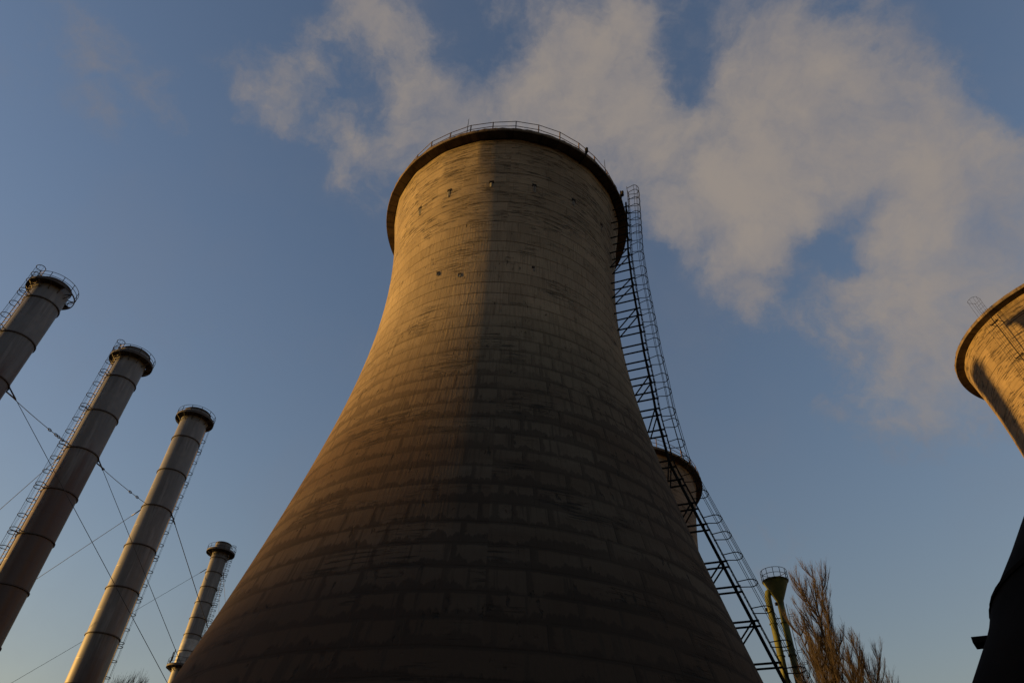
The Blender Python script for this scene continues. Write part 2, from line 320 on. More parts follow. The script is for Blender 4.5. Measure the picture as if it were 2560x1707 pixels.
M = dict(
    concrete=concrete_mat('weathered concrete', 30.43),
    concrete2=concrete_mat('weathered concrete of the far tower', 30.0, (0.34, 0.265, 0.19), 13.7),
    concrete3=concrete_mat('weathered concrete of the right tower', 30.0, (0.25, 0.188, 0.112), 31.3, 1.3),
    lip=lip_mat(),
    darksteel=plain('dark painted steel', (0.022, 0.02, 0.019), 0.8, 0.0, 0.4, 4.0),
    railsteel=plain('rusty handrail steel', (0.09, 0.065, 0.05), 0.6, 0.0, 0.4, 4.0),
    ring=plain('rusted flange steel', (0.055, 0.043, 0.036), 0.6, 0.0, 0.4, 5.0),
    platform=plain('sooty platform steel', (0.05, 0.045, 0.042), 0.65, 0.0, 0.4, 3.0),
    ladder=plain('galvanised ladder steel', (0.22, 0.18, 0.14), 0.5, 0.0, 0.3, 6.0),
    wire=plain('steel rope', (0.06, 0.06, 0.06), 0.5, 0.2, 0.3, 5.0),
    stackA=stack_mat('stack steel rusty', 30.5, 0.97, 37.4),
    stackB=stack_mat('stack steel mid', 29.0, 0.97, 39.4),
    stackC=stack_mat('stack steel cleaner', 18.0, 0.75, 39.4),
    zinc=plain('bare zinc sheet', (0.30, 0.31, 0.30), 0.4, 0.1, 0.35, 1.5),
    green=plain('olive green paint', (0.085, 0.092, 0.02), 0.65, 0.0, 0.35, 1.6, (0.045, 0.055, 0.016)),
    bark=plain('poplar bark', (0.05, 0.036, 0.026), 0.9, 0.0, 0.45, 3.0),
    twig=plain('poplar twigs', (0.060, 0.049, 0.041), 0.9, 0.0, 0.3, 2.0),
    black=plain('black bitumen paint', (0.007, 0.0065, 0.006), 0.9, 0.0, 0.3, 2.0),
    hole=plain('dark recess', (0.02, 0.018, 0.016), 0.9, 0, 0.3, 5),
    lime=plain('lime bloom', (0.2, 0.19, 0.165), 0.9, 0, 0.35, 9),
    ground=plain('trampled ground', (0.055, 0.05, 0.035), 0.95, 0, 0.4, 0.4),
    hill=plain('wooded hill', (0.045, 0.05, 0.03), 0.95, 0, 0.4, 0.02),
    brick=plain('blocker brick', (0.10, 0.06, 0.045), 0.9, 0, 0.3, 0.6),
    glass=plain('dusty blocker glass', (0.03, 0.033, 0.035), 0.2, 0, 0.3, 0.6),
)

# ------------------------------------------------------------------ terrain
mb = MB()
rings = [0, 6, 15, 30, 60, 120, 250, 500, 1000, 2200, 5000]
N = 72
for r in rings:
    for j in range(N):
        t = 2 * PI * j / N; mb.v.append(Vector((r * math.sin(t), r * math.cos(t), 0)))
for i in range(len(rings) - 1):
    for j in range(N):
        j2 = (j + 1) % N
        mb.face((i * N + j, (i + 1) * N + j, (i + 1) * N + j2, i * N + j2) if i else (j, N + j, N + j2), sm=True)
structure('ground', mb, M['ground'])
# the wooded ridge to the west that the low sun is setting behind (its shade climbs the foot of the tower)
RIDGE_D = 1150.0; RIDGE_H = 6.0 + (RIDGE_D + 8.0) * math.tan(R(SUN_EL))
mb = MB()
sx = Vector((math.sin(R(SUN_AZ)), math.cos(R(SUN_AZ)), 0)); nx = Vector((sx.y, -sx.x, 0))   # nx: to the right seen from the towers (north)
if nx.y < 0: nx = -nx
LAT0 = 28.8
cols = np.linspace(-700, 700, 421); prf = [(-160, 0.0), (-90, .45), (-40, .85), (0, 1.0), (60, .8), (170, .3), (300, 0)]
rnd = random.Random(3); ph = [(rnd.uniform(0, 6.28), rnd.uniform(.6, 1.4)) for _ in range(6)]
for lat in cols:
    rel = lat
    h = RIDGE_H - 0.16 * max(0, min(60, rel)) + 1.1 * max(0, min(16, -rel)) + 1.2 * math.sin(rel / 5.1 + ph[0][0]) * 0.5 + 5 * math.sin(rel / 170 + ph[1][0]) * min(1, abs(rel) / 120)
    h += rnd.uniform(-0.5, 0.5)
    if abs(rel) > 400: h *= max(0, 1 - (abs(rel) - 400) / 300)
    for dx, f in prf: mb.v.append(sx * (RIDGE_D + dx) + nx * (LAT0 + lat) + Vector((0, 0, max(0.0, h * f) - 0.5)))
np_ = len(prf)
for i in range(len(cols) - 1):
    for j in range(np_ - 1): mb.face((i * np_ + j, i * np_ + j + 1, (i + 1) * np_ + j + 1, (i + 1) * np_ + j), sm=True)
structure('hill', mb, M['hill'])

# ------------------------------------------------------- hyperbolic towers
def cooling_tower(cx, cy, face, a, zt, sl, su, ztop, Rlip, concrete, label, main=False, kface=1.0, rails=True):
    """face: azimuth (deg) of the side looking at the camera is -Y rotated; built with local t = 0 towards the camera"""
    root = thing('cooling_tower', (cx, cy, 0), label, 'cooling tower', 'concrete cooling towers', rz=face)
    def rad(z): return math.sqrt(a * a + ((z - zt) * (sl if z < zt else su)) ** 2)
    zb = 4.6
    NF = 20; off = R(-14.9)
    def rmod(r, t, z):
        w = 0.02 + 0.5 * max(0, min(1, (z - (ztop - 3.6)) / 2.2))
        th = ((t - off) % (2 * PI / NF)) - PI / NF
        return r * (1 - w * (1 - math.cos(PI / NF) / math.cos(th)) * -1 * -1) if main else r
    zs = [zb]; z = zb
    while z < ztop - 0.32: z = min(ztop - 0.30, z + 0.41); zs.append(z)
    prof = [(rad(z), z) for z in zs]
    inner = [(r - 0.28, z) for r, z in prof[::-1]]
    s = MB(); s.revolve(prof, 320 if main else 160, uscale=8.0, rmod=rmod)
    s.revolve([(inner[-1][0], zb), (prof[0][0], zb)], 160, sm=False, uscale=8.0)
    s.revolve(inner, 96, uscale=8.0)
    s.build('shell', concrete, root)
    # walkway cornice round the mouth
    rt_ = prof[-1][0]; rin = inner[0][0]
    s = MB(); rnd = random.Random(5 + int(cx))
    wob = [rnd.uniform(-0.03, 0.02) - (rnd.uniform(0.04, 0.09) if rnd.random() < 0.06 else 0) for _ in range(240)]
    s.revolve([(rt_ + 0.02, ztop - 0.30), (Rlip - 0.02, ztop - 0.27), (Rlip, ztop - 0.2)], 240, sm=False, uscale=Rlip)
    s.revolve([(Rlip, ztop - 0.2), (Rlip, ztop - 0.02), (Rlip - 0.03, ztop)], 240, sm=True, uscale=Rlip, rmod=lambda r, t, z: r + wob[int(round(t / (2 * PI) * 240)) % 240] * (1 if z > ztop - 0.1 else 0))
    s.revolve([(Rlip - 0.03, ztop), (rin, ztop + 0.02), (rin, ztop - 0.3)], 240, sm=False, uscale=Rlip)
    s.build('cornice', M['lip'], root)
    # diagonal columns of the air inlet and the basin rim
    r1 = rad(zb) - 0.14; r2 = rad(zb) + 0.9
    for i in range(24):
        s = MB()
        for d in (-1, 1):
            t = 2 * PI * i / 24; s.bar(cyl(r2, t, 0.4), cyl(r1, t + d * PI / 24, zb + 0.05), 0.42, 0.42)
        s.build('column', M['lip'], root)
    s = MB(); s.revolve([(r2 + 0.6, 0.0), (r2 + 0.6, 0.9), (r2 + 0.3, 0.9), (r2 + 0.3, 0.1)], 96, sm=False); s.build('basin_rim', M['lip'], root)
    if not rails: return root, rad
    # handrail: 36 posts, two rails
    rr = Rlip - 0.2; NP = 36; rnd = random.Random(11)
    ra = MB(); tops = []
    jit = [rnd.uniform(-0.05, 0.05) for _ in range(NP)]; lean = [rnd.uniform(-0.06, 0.06) for _ in range(NP)]
    for hh in (1.0, 0.52):
        ra.tube([cyl(rr + lean[i] * hh, 2 * PI * i / NP + R(1.2), ztop + hh + jit[i] * (hh > .8)) for i in range(NP)], 0.022 * kface, 5, closed=True)
    rail = ra.build('railing', M['railsteel'], root)
    for i in range(NP):
        s = MB(); t = 2 * PI * i / NP + R(1.2)
        s.bar(cyl(rr, t, ztop - 0.02), cyl(rr + lean[i], t, ztop + 1.0 + jit[i]), 0.055 * kface, 0.055 * kface); s.build('post', M['railsteel'], rail)
    return root, rad

def hyper_ladder(root, rad, ztop, phi, levels, hoops, diag, top_z, offs, matl=None, k=1.0, short=()):
    """lattice ladder standing off the shell in the radial plane phi: support post, struts, rails + rungs, cage hoops"""
    ml = matl or M['darksteel']
    er = cyl(1, phi, 0); et = Vector((math.cos(phi), math.sin(phi), 0))
    def P(z, o=0.0, tt=0.0, clear=True): return er * (rad(min(z, ztop)) + float(np.interp(z, offs[0], offs[1])) + o) + et * tt + Vector((0, 0, z))
    def Pl(z, o=0.0, tt=0.0):
        return er * (float(np.interp(z, PZ, PR)) + o) + et * tt + Vector((0, 0, z))
    PZ = sorted(offs[0]); PR = [rad(min(z, ztop)) + float(np.interp(z, offs[0], offs[1])) for z in PZ]
    zz = [z for z in np.linspace(2.0, top_z - 1.3, 60)]
    s = MB(); s.tube([Pl(z) for z in zz], 0.06 * k, 6); 
    lad = s.build('ladder', ml, root)
    s = MB(); ZZ = list(np.linspace(2.0, top_z, 60))
    for tt in (-0.25, 0.25): s.tube([Pl(z, 0.19, tt) for z in ZZ], 0.017 * k, 5)
    z = 2.2
    while z < top_z - 0.1:
        s.tube([Pl(z, 0.17, -0.25), Pl(z, 0.17, 0.25)], 0.011, 4); z += 0.3
    s.build('climbing_rails', ml, lad)
    for i, z in enumerate(levels):
        s = MB()
        for tt in (-0.27, 0.27):
            if z < ztop - 0.4:
                a_ = er * (rad(z) - 0.15) + et * tt + Vector((0, 0, z)); s.bar(a_, Pl(z, 0.22, tt), 0.06 * k, 0.06 * k)
            if i in diag:
                z2 = levels[i + 1]
                s.bar(Pl(z, 0.0, tt), er * (rad(z2) + 0.02) + et * tt + Vector((0, 0, z2)), 0.05, 0.05)
            if i in short: s.bar(Pl(z, 0.0, tt), er * (rad(z - 0.6) - 0.03) + et * tt + Vector((0, 0, z - 0.6)), 0.05, 0.05)
        s.bar(Pl(z, 0.03, -0.3), Pl(z, 0.03, 0.3), 0.07, 0.07)
        s.build('strut', ml, lad)
    cg = MB()
    def hoop(z, o):
        pts = [(0.17, -0.25)] + [(0.55, -0.34)] + [(0.62 + 0.27 * math.cos(x), 0.36 * math.sin(x)) for x in np.linspace(-PI / 2, PI / 2, 11)] + [(0.55, 0.34), (0.17, 0.25)]
        return [Pl(z, p + o, q) for p, q in pts]
    hz = sorted(hoops)
    for ang in (-88, -45, 0, 45, 88):
        x = R(ang); cg.tube([Pl(z, 0.62 + 0.27 * math.cos(x), 0.36 * math.sin(x)) for z in np.linspace(hz[0], hz[-1], 50)], 0.012 * k, 4)
    cage = cg.build('safety_cage', ml, lad)
    for z in hz:
        s = MB(); s.tube(hoop(z, 0.0), 0.02 * k, 5); s.build('hoop', ml, cage)
    return lad

# main tower in the middle
AX = 29.0035; faz = -0.02392
mx, my = AX * math.sin(faz), AX * math.cos(faz)
ZT = 36.1 + EYE
tower, rad = cooling_tower(mx, my, -faz, 6.757, 28.126 + EYE, 0.39895, 0.404, ZT, 7.9886, M['concrete'],
    'huge concrete cooling tower filling the middle, with a caged ladder up its right side', True)
LV = [36.87, 35.65, 34.25, 32.9, 31.67, 30.3, 29.13, 27.88, 26.61, 25.31, 24.17, 23.13, 22.13, 21.12, 19.9, 18.22, 17.22, 16.03, 15.02, 13.39, 12.37, 11.06, 9.6, 8.4, 7.2, 6.0]
HP = [38.75, 38.28, 37.5, 36.79, 36.1, 35.46, 34.8, 34.13, 33.13, 32.29, 31.04, 30.23, 29.16, 28.24, 27.29, 26.4, 25.46, 24.25, 23.08, 22.21, 21.01, 20.35, 19.2, 18.3, 17.37, 16.52, 15.32, 14.56, 13.66, 12.55, 11.52, 10.29, 9.4, 8.3, 7.2, 6.1]
OFF = ([0, 18.2, 21.0, 23.1, 25.0, 27.3, 29.7, 32.7, 38.2, 41], [.42, .40, .68, .94, 1.06, 1.19, 1.17, 1.04, 0.70, 0.70])
lad = hyper_ladder(tower, rad, ZT, R(66), LV, HP, {3, 5, 7, 11, 13, 15}, ZT + 1.25, OFF, short={17, 19, 21})
# small openings below the rim, with white lime runs
for ph_, z in ((-29.0, 33.82), (-8.3, 33.75), (11.5, 33.79), (32.1, 33.91), (52.8, 34.03), (-47.1, 33.79), (73.5, 33.8), (-28.7, 26.98), (-18.3, 26.39), (12.0, 27.03)):
    big = z > 30; r = rad(z); t = R(ph_); w = 0.17 if big else 0.1
    e = Vector((math.cos(t), math.sin(t), 0)); o = cyl(r + 0.0, t, z)
    s = MB(); s.bar(o - cyl(0.2, t, 0), o + cyl(0.02, t, 0), w * 1.5, w * 1.3)
    h = s.build('drain_opening', M['hole'], tower)
    s = MB(); rn = random.Random(int(z * 100 + ph_))
    for q in range(3):
        x = rn.uniform(-.6, .6) * w; l = rn.uniform(.25, .55) * (1 if big else .5)
        z1 = z - w * 0.5 - l
        s.bar(o + e * x - Vector((0, 0, w * 0.55)) + cyl(0.012, t, 0), cyl(rad(z1) + 0.012, t, z1) + e * (x * 0.7), 0.05 + 0.05 * rn.random(), 0.02)
    s.build('lime_run', M['lime'], h)
# lightning rods and obstruction-light brackets on the rim
for ph_, hgt in ((-20.2, 1.75), (48.5, 1.7), (66.8, 1.2), (69.5, 1.6)):
    s = MB(); t = R(ph_); s.tube([cyl(7.85, t, ZT - 0.1), cyl(7.85, t, ZT + hgt)], [0.028, 0.012], 5); s.build('lightning_rod', M['darksteel'], tower)
for ph_ in (33.5, 61.5):
    s = MB(); t = R(ph_); e = Vector((math.cos(t), math.sin(t), 0))
    s.bar(cyl(7.4, t, ZT - 0.42), cyl(8.2, t, ZT - 0.08), 0.09, 0.08)
    s.bar(cyl(8.02, t, ZT - 0.4), cyl(8.02, t, ZT + 0.42), 0.06, 0.06)
    s.tube([cyl(8.12, t, ZT - 0.05), cyl(8.14, t, ZT + 0.3), cyl(8.14, t, ZT + 0.36)], [0.085, 0.085, 0.04], 8)
    s.build('lamp_bracket', M['darksteel'], tower)

# tower behind it on the right
k2 = 36.1 / 30.8716
bp_ = at(9.744, 53.586 * k2)
t2, rad2 = cooling_tower(bp_.x, bp_.y, -R(9.744), 6.757 * k2, (28.126 - 5.2284) * k2 + EYE, 0.39895, 0.404, ZT, 7.9886 * k2, M['concrete2'],
    'distant concrete cooling tower half hidden behind the right edge of the huge middle one', kface=1.2)
lv2 = [36.5 - 1.5 * i for i in range(20)]
# no ladder shows on this one
# tower cut by the right edge
k3 = 36.1 / 33.656
rp = at(49.8607, 51.7437 * k3)
t3, rad3 = cooling_tower(rp.x, rp.y, -R(49.8607), 6.757 * k3, (28.126 - 2.444) * k3 + EYE, 0.39895, 0.404, ZT, 7.9886 * k3, M['concrete3'],
    'sunlit concrete cooling tower cut off by the right edge of the picture', rails=False)
hyper_ladder(t3, rad3, ZT, R(-27), [36.5 - 3.0 * i for i in range(11)], [38.55] + [35.2 - 1.9 * i for i in range(16)], set(), ZT + 0.9, ([0, 20, 27, 33, 38.2, 41], [.3, .3, .4, .45, 0.62, 0.62]), k=0.55)

# ------------------------------------------------------------ steel stacks
def stack(az, dist, r, h0, plat_h, plat_r, top_h, smat, label, lad_phi, open_plate=False, sleeve=None, low_plat=None, pitch=None):
    """all heights are metres above the ground; strakes are 2.95 radii long, the first flange stands at h0"""
    p = at(az, dist)
    root = thing('chimney_stack', p, label, 'chimney', 'guyed steel chimneys', rz=-R(az))
    pitch = pitch or 2.95 * r
    s = MB()
    s.revolve([(r, 0.0)] + [(r, z) for z in np.linspace(1, top_h, 24)], 64, uscale=r)
    s.revolve([(r, top_h), (r - 0.06, top_h), (r - 0.06, top_h - 2.0)], 64, sm=False, uscale=r)
    s.build('shaft', smat, root)
    zf = h0; fl = []
    while zf > 0.5: fl.append(zf); zf -= pitch
    for z in fl:
        s = MB(); s.revolve([(r, z - 0.05), (r + 0.075, z - 0.04), (r + 0.075, z + 0.04), (r, z + 0.05)], 64, sm=False)
        rn = random.Random(int(z * 10))
        s.build('flange_ring', M['ring'], root)
    s = MB(); s.revolve([(r, top_h - 0.09), (r + 0.04, top_h - 0.08), (r + 0.04, top_h), (r - 0.02, top_h + 0.01)], 64, sm=False); s.build('rim_band', M['ring'], root)
    # platform
    def platform(z, pr, open_, rail_h, nm='platform'):
        s = MB(); a0, a1 = (R(-250), R(20)) if open_ else (0, 2 * PI)
        s.revolve([(r + 0.02, z + 0.06), (r + 0.02, z), (pr, z), (pr, z + 0.22), (pr - 0.03, z + 0.22), (pr - 0.03, z + 0.06), (r + 0.02, z + 0.06)], 56, a0, a1, sm=False)
        if open_: s.revolve([(pr - 0.05, z), (pr, z), (pr, z + 0.1), (pr - 0.05, z + 0.1), (pr - 0.05, z)], 56, sm=False)
        pl = s.build(nm, M['platform'], root)
        nb = 12
        for i in range(nb):
            t = 2 * PI * (i + .5) / nb; s = MB()
            s.bar(cyl(r, t, z - 0.45), cyl(pr - 0.06, t, z + 0.0), 0.05, 0.05); s.bar(cyl(r, t, z - 0.01), cyl(pr - 0.06, t, z - 0.01), 0.05, 0.05); s.build('brace', M['platform'], pl)
        s = MB()
        for hh in (rail_h, rail_h * 0.55): s.tube([cyl(pr - 0.03, 2 * PI * i / 40, z + hh) for i in range(40)], 0.02, 5, closed=True)
        rl = s.build('railing', M['darksteel'], pl)
        for i in range(12):
            t = 2 * PI * (i + .2) / 12; s = MB(); s.bar(cyl(pr - 0.03, t, z), cyl(pr - 0.03, t, z + rail_h), 0.045, 0.045); s.build('post', M['darksteel'], rl)
        return pl
    platform(plat_h, plat_r, open_plate, 0.78 if r > 1 else 0.85)
    if low_plat: 
        platform(low_plat[0], low_plat[1], False, 0.9)
    if sleeve:
        s = MB(); s.revolve([(r + 0.005, sleeve[1]), (r + 0.03, sleeve[1]), (r + 0.03, sleeve[0]), (r + 0.005, sleeve[0])], 64, sm=False, uscale=r); s.build('sleeve', M['zinc'], root)
    # ladder with cage
    phi = lad_phi; er = cyl(1, phi, 0); et = Vector((math.cos(phi), math.sin(phi), 0))
    def P(o, tt, z): return er * (r + o) + et * tt + Vector((0, 0, z))
    zl = plat_h + 1.25
    s = MB()
    for tt in (-0.22, 0.22): s.bar(P(0.2, tt, 1.0), P(0.2, tt, zl), 0.05, 0.04, er)
    z = 1.2
    while z < zl - .1: s.tube([P(0.2, -0.22, z), P(0.2, 0.22, z)], 0.022, 5); z += 0.28
    for z in fl:
        for tt in (-0.22, 0.22): s.bar(P(-0.02, tt, z + 0.12), P(0.2, tt, z + 0.12), 0.05, 0.05)
    ld = s.build('ladder', M['ladder'], root)
    s = MB()
    arc = [(0.2, -0.22), (0.36, -0.32)] + [(0.44 + 0.28 * math.cos(x), 0.34 * math.sin(x)) for x in np.linspace(-PI / 2, PI / 2, 11)] + [(0.36, 0.32), (0.2, 0.22)]
    for a_ in (-85, -42, 0, 42, 85):
        x = R(a_); s.bar(P(0.44 + 0.28 * math.cos(x), 0.34 * math.sin(x), 3.5), P(0.44 + 0.28 * math.cos(x), 0.34 * math.sin(x), zl - 0.02), 0.014, 0.014)
    cg = s.build('safety_cage', M['darksteel'], ld)
    hz = [zl - 0.04, plat_h + 0.45]
    for z in fl:
        if z > 4: hz += [z + 0.14, z - 0.14, z - pitch * 0.34, z - pitch * 0.67]
    hz.append(fl[0] + pitch * 0.33 if fl[0] + pitch * .33 < plat_h - .2 else fl[0] + 0.4)
    for z in hz:
        s = MB(); s.tube([P(o, tt, z) for o, tt in arc], 0.026, 5); s.build('hoop', M['darksteel'], cg)
    return root, fl

RS = 1.17
def H_(x): return x * RS + EYE
st1, f1 = stack(-43.642, 42.60 * RS, RS, H_(29.29), H_(30.45), 1.42 * RS, H_(31.02), M['stackA'], 'leftmost of the four steel chimneys, its shaft cut off by the left edge', R(-64), True)
st2, f2 = stack(-35.602, 47.0888 * RS, RS, H_(29.29), H_(31.12), 1.47 * RS, H_(31.98), M['stackB'], 'second steel chimney from the left, its lower half rusty, ladder hoops along its left side', R(-64))
st3, f3 = stack(-28.920, 51.8015 * RS, RS, H_(29.26), H_(31.2), 1.458 * RS, H_(31.97), M['stackC'], 'paler steel chimney third from the left with its ladder hoops on the right side', R(128))
R4 = 1.0
def H4(x): return x * R4 + EYE
st4, f4 = stack(-23.238, 94.537 * R4, R4, H4(38.19), H4(38.98), 1.82 * R4, H4(40.35), M['stackC'], 'smallest steel chimney with a bare zinc sleeve, beside the slope of the huge cooling tower', R(72),
    sleeve=(H4(27.84), H4(24.9)), low_plat=(H4(24.64), 1.74 * R4), pitch=1.95 * R4)
# instrument cabinets on its lower platform
for t_, z0, w_, h_ in ((-75, 24.9, .16, 1.5), (-62, 25.2, .22, 1.4), (20, 25.0, .4, .9), (35, 26.2, .3, .5)):
    s = MB(); t = R(t_); q = cyl(1.5 * R4 if abs(t_) > 50 else R4 * 1.1, t, H4(z0)); s.bar(q, q + Vector((0, 0, h_ * 0.9)), w_, 0.1); s.build('cabinet', M['ring'], st4)

# ------------------------------------------------------------------- wires
def rope(a, b, label, sag=0.0, rad_=0.02, buckle=None, eye=0.5):
    a, b = Vector(a), Vector(b); root = thing('guy_wire', a, label, 'guy wire', 'steel ropes of the chimneys')
    d = b - a
    pts = [d * t - Vector((0, 0, sag * 4 * t * (1 - t))) for t in np.linspace(0, 1, 14)]
    s = MB(); s.tube(pts, rad_, 5); s.build('rope', M['wire'], root)
    s = MB(); s.tube([Vector((0, 0, 0)), d.normalized() * 0.9], 0.05, 6); s.build('end_socket', M['wire'], root)
    if buckle:
        L = d.length
        for t in buckle:
            c = d * t - Vector((0, 0, sag * 4 * t * (1 - t))); dn = d.normalized(); x = dn.cross(Vector((0, 0, 1))).normalized(); y = x.cross(dn)
            s = MB(); s.tube([c + dn * 0.17 * math.cos(q) + y * 0.085 * math.sin(q) for q in np.linspace(0, 2 * PI, 13)[:-1]], 0.028, 5, closed=True)
            s.build('turnbuckle', M['wire'], root)
    return root
def anchor(st, phi, z, ro=0.06, r=RS):
    return st.matrix_basis @ cyl(r + ro, phi, z)
bpy.context.view_layer.update()
z1, z2, z3 = f1[2], f2[2], f3[2]
rope(anchor(st1, R(105), z1 - .05), anchor(st2, R(-48), z2), 'tie rope with turnbuckles between the leftmost chimney and the second chimney', 0.10, 0.022, (0.66, 0.76, 0.80, 0.86))
rope(anchor(st2, R(105), z2 - .05), anchor(st3, R(-48), z3), 'tie rope with turnbuckles between the second and the third chimney', 0.10, 0.022, (0.66, 0.80))
z4 = H4(36.77)
rope(anchor(st1, R(80), z1), (-8.28, 53.86, 0.0), 'guy rope from the leftmost chimney sloping down across the second and third chimneys', 0.0, 0.02)
rope(anchor(st2, R(85), z2), (-9.58, 54.69, 0.0), 'guy rope from the second chimney sloping down in front of the smallest chimney\'s zinc sleeve', 0.0, 0.02)
rope(anchor(st3, R(85), z3), (-11.45, 68.02, 0.0), 'thick guy rope from the pale third chimney sloping down across the smallest chimney\'s upper shaft', 0.0, 0.03)
rope(anchor(st2, R(-115), z2), (-75.69, 72.77, 0.0), 'guy rope going down to the left from behind the second chimney', 0.0, 0.02)
rope(anchor(st3, R(-110), z3), (-76.13, 71.67, 0.0), 'guy rope running down left from the third chimney to behind the second chimney', 0.0, 0.022)
rope(anchor(st4, R(-95), z4, 0.05, R4), (-75.02, 76.04, 0.0), 'guy rope going down to the left from the smallest chimney behind the third chimney', 0.0, 0.022)
rope(anchor(st4, R(95), z4, 0.05, R4), (-26.99, 109.76, 0.0), 'right one of the two thin ropes beside the ladder of the smallest chimney', 0.0, 0.018)
rope(anchor(st4, R(130), z4, 0.05, R4), (-32.45, 108.01, 0.0), 'left one of the two thin ropes beside the ladder of the smallest chimney', 0.0, 0.018)

# -------------------------------------------------- green funnel-topped tower
p = at(22.55, 74.0)
gt = thing('water_tower', p, 'slim olive green tower of two pipes under a funnel-shaped tank with a round railing', 'water tower', None, rz=-R(22.55))
zt_, zb_ = 74 * 0.4105 + EYE, 74 * 0.3835 + EYE
s = MB(); cxo = 0.10
fun = [(0.34, zb_ - 0.35), (0.36, zb_), (1.20, zt_ - 0.1), (1.27, zt_ - 0.05), (1.27, zt_ + 0.05), (1.15, zt_ + 0.06), (0.0, zt_ + 0.05)]
s.revolve(fun[:3], 48, uscale=1.27); s.revolve(fun[2:], 48, sm=False, uscale=1.27)
s.build('tank', M['green'], gt, (cxo, 0, 0))
s = MB(); s.tube([(cxo + 0.02, 0, 0), (cxo, 0, zb_ - 0.3)], 0.33, 24); pr_ = s.build('pipe', M['green'], gt)
s = MB(); s.tube([(-0.98, 0.0, 0), (-0.98, 0.0, zb_ + 0.55), (-0.86, 0, zb_ + 0.95), (-0.55, 0, zb_ + 1.15)], 0.33, 24); pl_ = s.build('pipe', M['green'], gt)
for z in np.arange(3.0, zb_ - 0.3, 3.1):
    for x, par in ((cxo, pr_), (-0.98, pl_)):
        s = MB(); s.revolve([(0.33, z - 0.04), (0.42, z - 0.035), (0.42, z + 0.035), (0.33, z + 0.04)], 32, sm=False); s.build('flange_ring', M['green'], par, (x, 0, 0))
    s = MB(); s.bar((-0.65, 0, z + 0.5), (cxo - 0.33, 0, z + 0.5), 0.08, 0.08); s.build('brace', M['green'], gt)
s = MB(); rr_ = 1.30
for hh in (0.0, 0.5, 1.05): s.tube([(cxo + rr_ * math.cos(2 * PI * i / 40), rr_ * math.sin(2 * PI * i / 40), zt_ + 0.05 + hh) for i in range(40)], 0.028, 5, closed=True)
rl = s.build('railing', M['darksteel'], gt)
for i in range(12):
    t = 2 * PI * i / 12; q = Vector((cxo + rr_ * math.cos(t), rr_ * math.sin(t), zt_ - 0.02)); s = MB(); s.bar(q, q + Vector((0, 0, 1.1)), 0.06, 0.06); s.build('post', M['darksteel'], rl)
s = MB()
for tt in (-0.2, 0.2): s.bar((cxo + 0.52, tt, 1), (cxo + 0.52, tt, zb_ - 0.4), 0.05, 0.05)
for z in np.arange(1.2, zb_ - 0.4, 0.3): s.tube([(cxo + 0.52, -0.2, z), (cxo + 0.52, 0.2, z)], 0.02, 4)
ld = s.build('ladder', M['green'], gt)
s = MB()
for a_ in (-80, 0, 80): s.bar((cxo + 0.85 + 0.3 * math.cos(R(a_)), 0.33 * math.sin(R(a_)), 3), (cxo + 0.85 + 0.3 * math.cos(R(a_)), 0.33 * math.sin(R(a_)), zb_ - 1), 0.02, 0.02)
cg = s.build('safety_cage', M['darksteel'], ld)
for z in np.arange(3.2, zb_ - 0.8, 1.15):
    s = MB(); s.tube([(cxo + 0.52, -0.2, z)] + [(cxo + 0.85 + 0.3 * math.cos(x), 0.33 * math.sin(x), z) for x in np.linspace(-PI / 2, PI / 2, 9)] + [(cxo + 0.52, 0.2, z)], 0.022, 4); s.build('hoop', M['darksteel'], cg)
for x, y, z in ((-1.38, -0.1, zb_ - 0.75), (cxo - 0.42, -0.15, zb_ - 0.3)):
    s = MB(); s.tube([(x + 0.1, y, z - 0.13), (x, y, z - 0.1), (x, y, z + 0.12), (x + 0.1, y, z + 0.16)], [0.05, 0.13, 0.13, 0.05], 8); s.build('lamp', M['darksteel'], gt)

